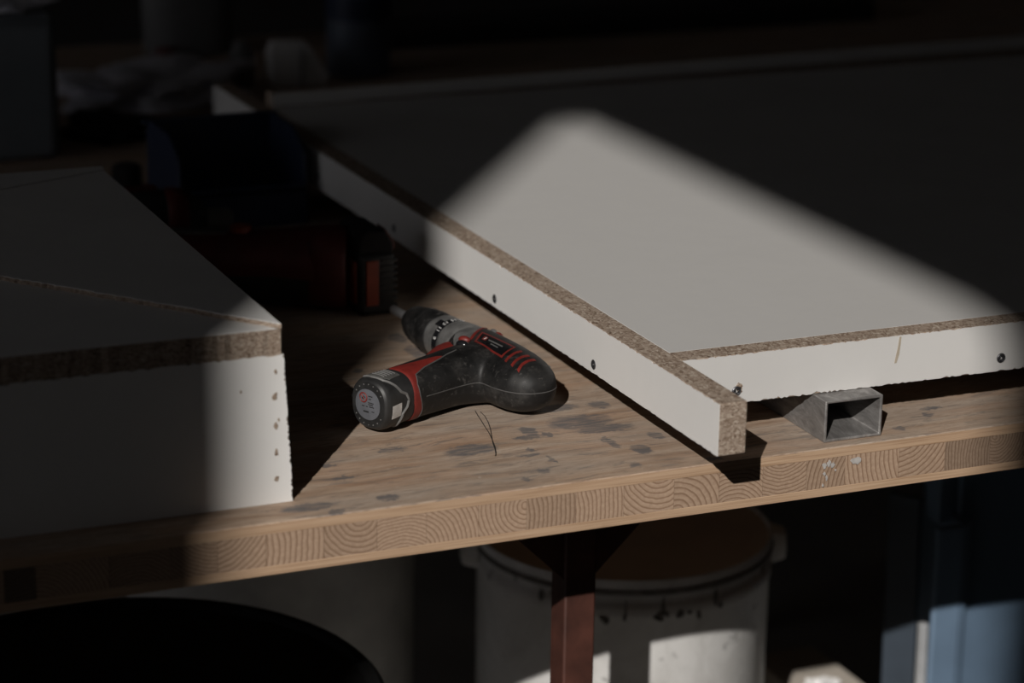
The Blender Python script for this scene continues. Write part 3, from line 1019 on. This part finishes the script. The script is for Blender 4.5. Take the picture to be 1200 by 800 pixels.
for k in range(14):
    a = math.radians(35 + 110 * k / 6) if k < 7 else math.radians(215 + 110 * (k - 7) / 6)
    p = EC - HW * 12.6 * math.cos(a) + AX_N * 13.2 * math.sin(a)
    part_at(MB().lathe([(.5, -.3), (.5, .25), (.2, .4)], 8, p, HA), 'stud', M['greyplastic'])
# grey line round the latch, the latch with ribs, a blank white tag
ln = [(113, 118), (113.2, 92), (112.2, 66), (106.5, 44), (103.8, 30), (99.5, 22), (97.6, 8), (99.2, -8), (103, -20), (104, -40), (103, -70)]
shell_line(ln, .15, .95, 'battery_trim', M['midgrey'])
drape(gp((96.5, 66), (96.5, 118), (110.6, 118), (110.6, 74), (107, 62)), grip_cast, .5, 1.2, 'release_latch', M['ribgrey'], drill)
for t in (98.5, 101, 103.5, 106, 108.5):
    shell_line([(t, 74), (t, 112)], .65, .45, 'latch_rib', M['midgrey'])
drape(gp((104.3, 6), (112.6, 4), (112.8, -26), (104.6, -24)), grip_cast, .22, 1.2, 'tag', M['paintspot'], drill)
part_at(MB().lathe([(1.6, 0), (1.6, 1.2), (1.2, 1.6)], 16, HO + HA * 114 + HW * 15.9 + AX_N * 2, HW), 'side_screw', M['screw'])

# ------------------------------------------------------------------ thin wire strand on the bench
strand = [(.5952, .1430), (.5930, .1330), (.5916, .1250), (.5890, .1120), (.5868, .1000), (.5838, .0880), (.5800, .0740), (.5765, .0640), (.5737, .0582), (.5748, .0600),
          (.5780, .0690), (.5815, .0810), (.5868, .0960), (.5910, .1080), (.5945, .1200), (.5970, .1315), (.5976, .1400)]
w = MB().tube([(x, y, .0006) for x, y in strand], .00024, 5).build('wire_strand', M['wire'], smooth=True)
tag(w, 'thin dark bent wire strand lying on the bench in front of the drill', 'wire')

# ------------------------------------------------------------------ big cordless grinder in the shade behind
gr = thing('cordless_grinder', 'long red and black cordless grinder with its battery, in shade behind the small drill', 'grinder', (.60, .40, 0))
T = at(gr)
GA = Vector((-.91, .415, 0)).normalized()
GP = Vector((.415, .91, 0)).normalized()
GO = Vector((.598, .402, .030))
def g_loft(secs, ex=2.6, zc=0):
    return MB().loft([sring(GO + GA * a + Vector((0, 0, dz)), GP, AX_N, hp, hn, ex, 32) for a, dz, hp, hn in secs])
g_loft([(.0, 0, .022, .026), (.02, 0, .023, .0285), (.05, -.003, .021, .0245), (.10, -.005, .020, .0225), (.16, -.004, .0215, .024), (.21, -.002, .023, .026), (.25, -.002, .023, .026)]).build('grip', M['black'], gr, smooth=True, mtx=T)
def top_shell(secs, k):
    rings = []
    for a, dz, hp, hn in secs:
        ring = []
        for i in range(17):
            t = math.radians(-8 + 196 * i / 16)
            ring.append(GO + GA * a + GP * hp * math.cos(t) + Vector((0, 0, dz + hn * math.sin(t))))
        inner = [p - (p - (GO + GA * a + Vector((0, 0, dz)))) * .12 for p in ring[::-1]]
        rings.append(ring + inner)
    return MB().loft(rings)
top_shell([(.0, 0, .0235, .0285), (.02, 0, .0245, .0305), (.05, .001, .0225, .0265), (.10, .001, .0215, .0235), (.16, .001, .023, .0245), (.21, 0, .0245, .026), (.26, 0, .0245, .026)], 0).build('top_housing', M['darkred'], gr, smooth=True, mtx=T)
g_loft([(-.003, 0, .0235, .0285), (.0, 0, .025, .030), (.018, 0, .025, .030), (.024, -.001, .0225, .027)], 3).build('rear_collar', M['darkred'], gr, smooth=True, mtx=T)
# gear head and guard at the far end
MB().lathe([(.020, -.005), (.028, 0), (.028, .030), (.020, .036)], 32, GO + GA * .275 + Vector((0, 0, -.025)), (0, 0, 1)).build('gear_head', M['greyplastic'], gr, smooth=True, mtx=T)
MB().lathe([(.042, .0), (.044, .002), (.044, .012), (.040, .014), (.02, .015)], 40, GO + GA * .290 + Vector((0, 0, -.0295)), (0, 0, 1)).build('guard', M['black'], gr, smooth=True, mtx=T)
MB().lathe([(.006, -.003), (.008, -.002), (.008, .002), (.006, .003)], 20, GO + GA * .075 + Vector((0, 0, .0275)), (0, 0, 1)).build('switch', M['orange'], gr, smooth=True, mtx=T)
MB().add([GO + GA * a + GP * p + Vector((0, 0, z)) for z in (.0235, .0262) for a, p in ((.085, -.006), (.14, -.006), (.14, .004), (.085, .004))],
         [(0, 1, 2, 3), (4, 5, 6, 7), (0, 1, 5, 4), (1, 2, 6, 5), (2, 3, 7, 6), (3, 0, 4, 7)]).build('name_strip', M['ribgrey'], gr, mtx=T)
b0 = Vector((.5985, .3700, 0))
bt = MB().prism([(.5985, .371), (.6265, .371), (.6265, .424), (.5985, .424)], .0, .046, 'z').build('battery_pack', M['black'], gr, bevel=.004, segs=3, mtx=T)
MB().prism([(.599, .045), (.600, .058), (.606, .0635), (.620, .0615), (.626, .052), (.626, .045)], .374, .421, 'y').build('slide_mount', M['cloth'], gr, bevel=.002, mtx=T)
MB().prism([(.6205, .0630), (.6275, .0535), (.6285, .0470), (.6262, .0480)], .378, .396, 'y').build('mount_wedge', M['darkred'], bt, mtx=T)
MB().box(.5965, .6000, .3760, .3960, .008, .040).build('battery_latch', M['orange'], bt, bevel=.0015, mtx=T)
MB().prism([(.6035, .3695), (.613, .3695), (.613, .372), (.6035, .372)], .008, .0415, 'z').build('front_latch', M['orange'], bt, bevel=.0006, mtx=T)
for k in range(8):
    z = .006 + k * .0048
    MB().box(.6150, .6275, .3698, .3722, z, z + .0024).build('rib', M['black'], bt, bevel=.0004, mtx=T)
    MB().box(.6255, .6276, .3720, .4200, z, z + .0024).build('rib', M['black'], bt, bevel=.0004, mtx=T)

# ------------------------------------------------------------------ second tool, bin, and the clutter behind
t2 = thing('cordless_tool', 'black cordless tool with a red band, lying in front of the navy bin', 'tool', (.50, .59, 0))
T = at(t2)
TA = Vector((.97, -.10, 0)).normalized()
TP = Vector((.10, .97, 0)).normalized()
TO = Vector((.455, .592, .027))
def t_loft(secs, ex=2.5):
    return MB().loft([sring(TO + TA * a, TP, AX_N, hp, hn, ex, 28) for a, hp, hn in secs])
t_loft([(-.03, .014, .016), (.0, .021, .0255), (.05, .022, .0265), (.075, .0205, .024), (.085, .017, .0195), (.092, .010, .012)]).build('body', M['black'], t2, smooth=True, mtx=T)
t_loft([(.060, .0215, .0255), (.063, .0230, .0272), (.074, .0225, .0262), (.077, .0205, .0240)]).build('red_band', M['darkred'], t2, smooth=True, mtx=T)
MB().box(TO.x - .02, TO.x + .055, TO.y - .005, TO.y + .005, TO.z + .024, TO.z + .0285).build('top_rail', M['darkred'], t2, bevel=.001, mtx=T)
t_loft([(.090, .008, .009), (.110, .008, .009), (.114, .005, .006)], 2).build('nose', M['greyplastic'], t2, smooth=True, mtx=T)

bn = thing('stacking_bin', 'small navy blue open-front stacking bin beside the long white rail', 'bin', (.597, .69, 0))
T = at(bn)
bx0, bx1, by0, by1, bh = .544, .6525, .645, .742, .076
MB().box(bx0, bx1, by0, by1, 0, .003).build('bottom', M['navy'], bn, mtx=T)
MB().box(bx0, bx1, by1 - .003, by1, .003, bh).build('back_wall', M['navy'], bn, bevel=.0006, mtx=T)
for x in (bx0, bx1 - .003):
    MB().prism([(by0, .003), (by1 - .003, .003), (by1 - .003, bh), (by0 + .035, bh), (by0 + .002, .060), (by0, .034)], x, x + .003, 'x').build('side_wall', M['navy'], bn, bevel=.0006, mtx=T)
MB().prism([(by0, .003), (by0 + .003, .003), (by0 + .003, .030), (by0 - .004, .036), (by0 - .007, .034), (by0, .028)], bx0 + .003, bx1 - .003, 'x').build('front_lip', M['navy'], bn, mtx=T)
MB().box(bx0 - .004, bx1 + .004, by1 - .006, by1 + .001, bh - .004, bh).build('rim', M['navy'], bn, bevel=.0008, mtx=T)

tag(MB().lathe([(.0125, 0), (.013, .001), (.013, .018), (.0115, .021), (.008, .0225), (.004, .0225)], 32, (.545, .815, 0)).build('round_knob', M['cloth'], smooth=True),
    'small round black knob standing behind the chipboard box corner', 'knob')

gb = thing('metal_canister', 'large pale blue-grey metal canister at the far left of the bench', 'canister', (.44, 1.02, 0))
T = at(gb)
MB().box(.345, .517, .950, 1.09, 0, .126).build('body', M['boxgrey'], gb, bevel=.006, segs=3, mtx=T)
MB().box(.3465, .5155, .9515, 1.0885, .1255, .1305).build('lid', M['boxgrey'], gb, bevel=.002, mtx=T)
MB().box(.5165, .5195, .955, 1.085, .004, .122).build('edge_seam', M['slate'], gb, mtx=T)
def crumple(name, mat, cx, cy, cz, rx, ry, rz, seed, amp=.35, n=3):
    bm = bmesh.new()
    bmesh.ops.create_icosphere(bm, subdivisions=n, radius=1)
    r_ = random.Random(seed)
    ph = [Vector((r_.uniform(-1, 1), r_.uniform(-1, 1), r_.uniform(-1, 1))).normalized() for _ in range(14)]
    for v in bm.verts:
        d = v.co.normalized()
        f_ = 1.0
        for k, p in enumerate(ph):
            f_ += amp / 3 * (abs(math.sin((3 + k % 4) * d.dot(p) + k)) - .6)
        v.co = d * f_
        z = v.co.z * rz
        v.co = Vector((cx + v.co.x * rx, cy + v.co.y * ry, max(cz, cz + rz * .72 + z)))
    me = bpy.data.meshes.new(name)
    bm.to_mesh(me)
    bm.free()
    me.materials.append(mat)
    o = bpy.data.objects.new(name, me)
    COL.objects.link(o)
    return o
tag(crumple('plastic_scrap', M['foil'], .455, 1.0, .1308, .05, .03, .012, 3, .6), 'pale crumpled scrap lying on the blue-grey canister', 'scrap')
tag(crumple('plastic_film', M['foil'], .655, 1.16, 0, .084, .045, .024, 11, .55, 4), 'crumpled grey plastic film heaped at the back of the bench', 'film')
tag(crumple('black_pouch', M['cloth'], .582, 1.03, 0, .034, .045, .012, 5, .4), 'soft black cloth pouch lying in front of the crumpled film', 'pouch')
kp = MB().prism([(.612, 1.075), (.655, .960), (.700, .985), (.740, 1.045), (.725, 1.08)], 0, .004, 'z').build('cardboard_piece', M['kraft'])
tag(kp, 'flat brown cardboard piece lying behind the navy bin', 'cardboard')
pb = thing('paper_bag', 'small crumpled white paper bag standing behind the panel\'s back corner', 'bag', (.832, 1.21, 0))
T = at(pb)
MB().loft([[(.806, 1.195, 0), (.858, 1.195, 0), (.858, 1.225, 0), (.806, 1.225, 0)], [(.800, 1.193, .012), (.863, 1.194, .010), (.862, 1.228, .012), (.802, 1.226, .012)],
           [(.798, 1.198, .034), (.846, 1.196, .036), (.848, 1.222, .034), (.800, 1.220, .036)], [(.802, 1.205, .048), (.840, 1.203, .046), (.838, 1.214, .047), (.804, 1.213, .049)]]).build('bag_body', M['paper'], pb, bevel=.002, mtx=T)
MB().box(.8305, .8335, 1.191, 1.1945, .001, .042).build('fold', M['sack'], pb, mtx=T)
tag(MB().lathe([(.012, 0), (.0135, .002), (.0135, .034), (.009, .040), (.009, .047), (.004, .048)], 24, (.775, 1.22, 0)).build('small_jar', M['sack'], smooth=True), 'small dull grey jar beside the white paper bag', 'jar')
cn = thing('paint_tin', 'tall dark blue-grey tin standing behind the panel', 'tin', (.914, 1.25, 0))
T = at(cn)
MB().lathe([(.034, 0), (.0355, .001), (.0355, .004), (.0345, .005), (.0345, .105), (.0355, .106), (.0355, .109), (.030, .109)], 40, (.914, 1.25, 0)).build('can_body', M['candark'], cn, smooth=True, mtx=T)
MB().lathe([(.0348, .060), (.0352, .0602), (.0352, .086), (.0348, .0862)], 40, (.914, 1.25, 0)).build('can_label', M['navy'], cn, smooth=True, mtx=T)
sk = thing('plastic_jug', 'dull grey plastic jug standing at the very back of the bench', 'jug', (.775, 1.42, 0))
T = at(sk)
MB().loft([sring((.775, 1.42, z), (1, 0, 0), (0, 1, 0), a, b_, 3, 28) for z, a, b_ in ((0, .045, .03), (.004, .048, .033), (.07, .050, .034), (.10, .036, .028), (.118, .016, .015), (.14, .015, .015))]).build('jug_body', M['sack'], sk, smooth=True, mtx=T)
MB().lathe([(.017, .138), (.018, .139), (.018, .152), (.015, .154)], 24, (.775, 1.42, 0)).build('jug_cap', M['black'], sk, smooth=True, mtx=T)
tag(MB().lathe([(.011, 0), (.012, .001), (.012, .014), (.006, .016)], 24, (.738, 1.375, 0)).build('bottle_cap', M['darkred'], smooth=True), 'small dark red cap on the bench in front of the grey jug', 'cap')
tag(MB().box(.97, 1.62, 1.36, 1.44, 0, .022).build('spare_plank', M['cloth'], bevel=.002), 'dark plank lying along the back of the bench behind the panel', 'plank')

# ------------------------------------------------------------------ below the bench
def bucket(name, label, cx, cy, zt, rt, rb, mat, group=None):
    b_ = thing(name, label, 'bucket', (cx, cy, FZ), group)
    T = at(b_)
    h = zt - FZ
    def rad(z):
        return rb + (rt - rb) * (z - FZ) / h
    prof = [(rb * .97, FZ), (rb, FZ + .004), (rad(zt - .034), zt - .034), (rad(zt - .034) + .0016, zt - .032), (rad(zt - .022) + .0016, zt - .022), (rad(zt - .021), zt - .020),
            (rad(zt - .010), zt - .010), (rt + .0012, zt - .008), (rt + .0016, zt - .003), (rt + .001, zt), (rt - .001, zt), (rt - .002, zt - .004), (rt - .002, zt - .03)]
    MB().lathe(prof, 72, (cx, cy, 0)).build('wall', mat, b_, smooth=True, mtx=T, angle=50)
    return b_, T, rad
BC = (.855, .453)
b1, T, rad = bucket('plastic_bucket', 'grimy white plastic bucket with dried brown paint inside, behind the bench leg', BC[0], BC[1], -.224, .1195, .1185, M['bucket'])
MB().lathe([(.1175, -.236), (.1175, -.2262), (.1, -.2262), (.001, -.2262)], 64, (BC[0], BC[1], 0)).build('dried_paint', M['dustbrown'], b1, smooth=True, mtx=T)
def wavy(a, h):
    return 1 + .006 * math.sin(5 * a + 1) * math.sin(17 * a) + .0
MB().lathe([(rad(-.236) + .0008, -.2370), (rad(-.234) + .0022, -.2362), (rad(-.234) + .0026, -.2325), (rad(-.229) + .0010, -.2318)], 72, (BC[0], BC[1], 0)).build('grime_line', M['grime'], b1, smooth=True, mtx=T)
for a0, dz, s_ in ((-12, -.004, 1.0), (172, -.004, 1.0)):
    a = math.radians(a0 - 8)
    d = Vector((math.cos(a), math.sin(a), 0))
    g = Vector((-d.y, d.x, 0))
    c0 = Vector((BC[0], BC[1], -.240)) + d * .119
    mb = MB()
    prof = [(-.012, -.014), (.012, -.014), (.016, 0), (.012, .014), (-.012, .014), (-.016, 0)]
    mb.add([c0 + g * x + Vector((0, 0, z)) for x, z in prof] + [c0 + d * .014 + g * x * .7 + Vector((0, 0, z * .8)) for x, z in prof],
           [tuple(range(6)), tuple(range(6, 12))] + [(i, (i + 1) % 6, 6 + (i + 1) % 6, 6 + i) for i in range(6)])
    mb.build('handle_lug', M['bucket'], b1, bevel=.002, mtx=T)
hd = [Vector((BC[0], BC[1], 0)) + Vector((math.cos(math.radians(a)) * .129, math.sin(math.radians(a)) * .129, -.247 - .045 * math.sin(math.pi * (a + 20) / 180))) for a in range(-20, 161, 8)]
MB().tube(hd, .0022, 8).build('wire_handle', M['screw'], b1, smooth=True, mtx=T)
# runs of grime on the front of the bucket
rnd = random.Random(12)
for k in range(22):
    a = math.radians(rnd.uniform(212, 312))
    if k < 9:
        zt, ln_, wd = rnd.uniform(-.242, -.236), rnd.uniform(.006, .020), rnd.uniform(.0010, .0030)
    elif k < 26:
        a = math.radians(rnd.uniform(236, 285))
        zt, ln_, wd = rnd.uniform(-.256, -.250), rnd.uniform(.002, .006), rnd.uniform(.0015, .0050)
    else:
        zt, ln_, wd = rnd.uniform(-.30, -.25), rnd.uniform(.003, .010), rnd.uniform(.0012, .0030)
    mb = MB()
    rr = [(zt, .4), (zt - ln_ * .4, 1), (zt - ln_ * .8, .7), (zt - ln_, .2)]
    rings = []
    for z, f_ in rr:
        ring = []
        for s_, o_ in ((-1, .0001), (1, .0001), (1, .0007), (-1, .0007)):
            aa = a + s_ * wd * f_ / .124
            ring.append((BC[0] + math.cos(aa) * (rad(z) + .0018 + o_), BC[1] + math.sin(aa) * (rad(z) + .0018 + o_), z))
        rings.append(ring)
    mb.loft(rings)
    mb.build('grime_run', M['grime'], b1, mtx=T)
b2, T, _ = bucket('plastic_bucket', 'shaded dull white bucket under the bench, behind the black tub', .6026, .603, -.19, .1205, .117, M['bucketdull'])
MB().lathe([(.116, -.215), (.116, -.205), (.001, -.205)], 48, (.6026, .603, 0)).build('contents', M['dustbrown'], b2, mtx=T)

tb = thing('rubber_tub', 'big round black rubber tub on the floor under the bench, bottom left', 'tub', (.386, .25, FZ))
T = at(tb)
MB().lathe([(.135, FZ), (.140, FZ + .004), (.168, -.223), (.176, -.221), (.177, -.214), (.173, -.210), (.168, -.211), (.166, -.216), (.10, -.2165), (.001, -.2165)], 72, (.386, .25, 0)).build('tub_wall', M['tub'], tb, smooth=True, mtx=T)

bl = thing('blue_cabinet', 'blue painted sheet-metal cabinet under the bench at the right', 'cabinet', (1.30, .43, FZ))
T = at(bl)
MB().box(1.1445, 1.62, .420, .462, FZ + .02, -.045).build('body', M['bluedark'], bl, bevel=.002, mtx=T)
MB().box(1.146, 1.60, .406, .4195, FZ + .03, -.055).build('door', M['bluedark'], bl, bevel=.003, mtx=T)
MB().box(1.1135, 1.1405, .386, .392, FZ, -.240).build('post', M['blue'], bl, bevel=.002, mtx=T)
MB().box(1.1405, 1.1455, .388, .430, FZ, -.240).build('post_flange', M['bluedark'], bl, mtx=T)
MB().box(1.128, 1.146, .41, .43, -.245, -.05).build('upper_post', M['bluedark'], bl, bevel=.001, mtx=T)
MB().box(1.15, 1.61, .425, .458, FZ, FZ + .02).build('plinth', M['slate'], bl, mtx=T)
MB().box(1.215, 1.30, .4035, .4065, -.278, -.272).build('scratch_plate', M['rust'], bl, mtx=T)

sl = MB().add([(1.105, .440, FZ), (1.121, .415, FZ), (1.126, .418, FZ), (1.110, .443, FZ), (1.107, .456, -.23), (1.123, .431, -.23), (1.128, .434, -.23), (1.112, .459, -.23)],
              [(0, 1, 2, 3), (4, 5, 6, 7), (0, 1, 5, 4), (1, 2, 6, 5), (2, 3, 7, 6), (3, 0, 4, 7)]).build('slate_board', M['slate'], bevel=.001)
tag(sl, 'dark slate-blue board leaning under the bench beside the blue post', 'board')
al = MB().add([(1.1175, .400, FZ), (1.1245, .400, FZ), (1.1245, .407, FZ), (1.1175, .407, FZ), (1.1135, .402, -.332), (1.1205, .402, -.332), (1.1205, .409, -.332), (1.1135, .409, -.332)],
              [(0, 1, 2, 3), (4, 5, 6, 7), (0, 1, 5, 4), (1, 2, 6, 5), (2, 3, 7, 6), (3, 0, 4, 7)]).build('metal_strip', M['alu'], bevel=.0008)
tag(al, 'narrow bare metal strip leaning upright next to the blue post', 'strip')
cr = thing('pale_crate', 'low pale wooden crate on the floor between bucket and blue cabinet', 'crate', (1.09, .53, FZ))
T = at(cr)
MB().box(1.066, 1.124, .47, .60, FZ, -.443).build('side_board', M['beige'], cr, bevel=.001, mtx=T)
MB().box(1.062, 1.128, .465, .605, -.443, -.435).build('lid_board', M['beige'], cr, bevel=.001, mtx=T)
tag(crumple('paper_scrap', M['paper'], 1.076, .50, -.4348, .016, .014, .009, 21, .5), 'small crumpled pale scrap lying on the low crate', 'scrap')
tag(MB().lathe([(.017, FZ), (.017, -.05)], 24, (1.32, 1.12, 0)).build('steel_pipe', M['slate'], smooth=True), 'dark pipe standing upright under the bench behind the crate', 'pipe')
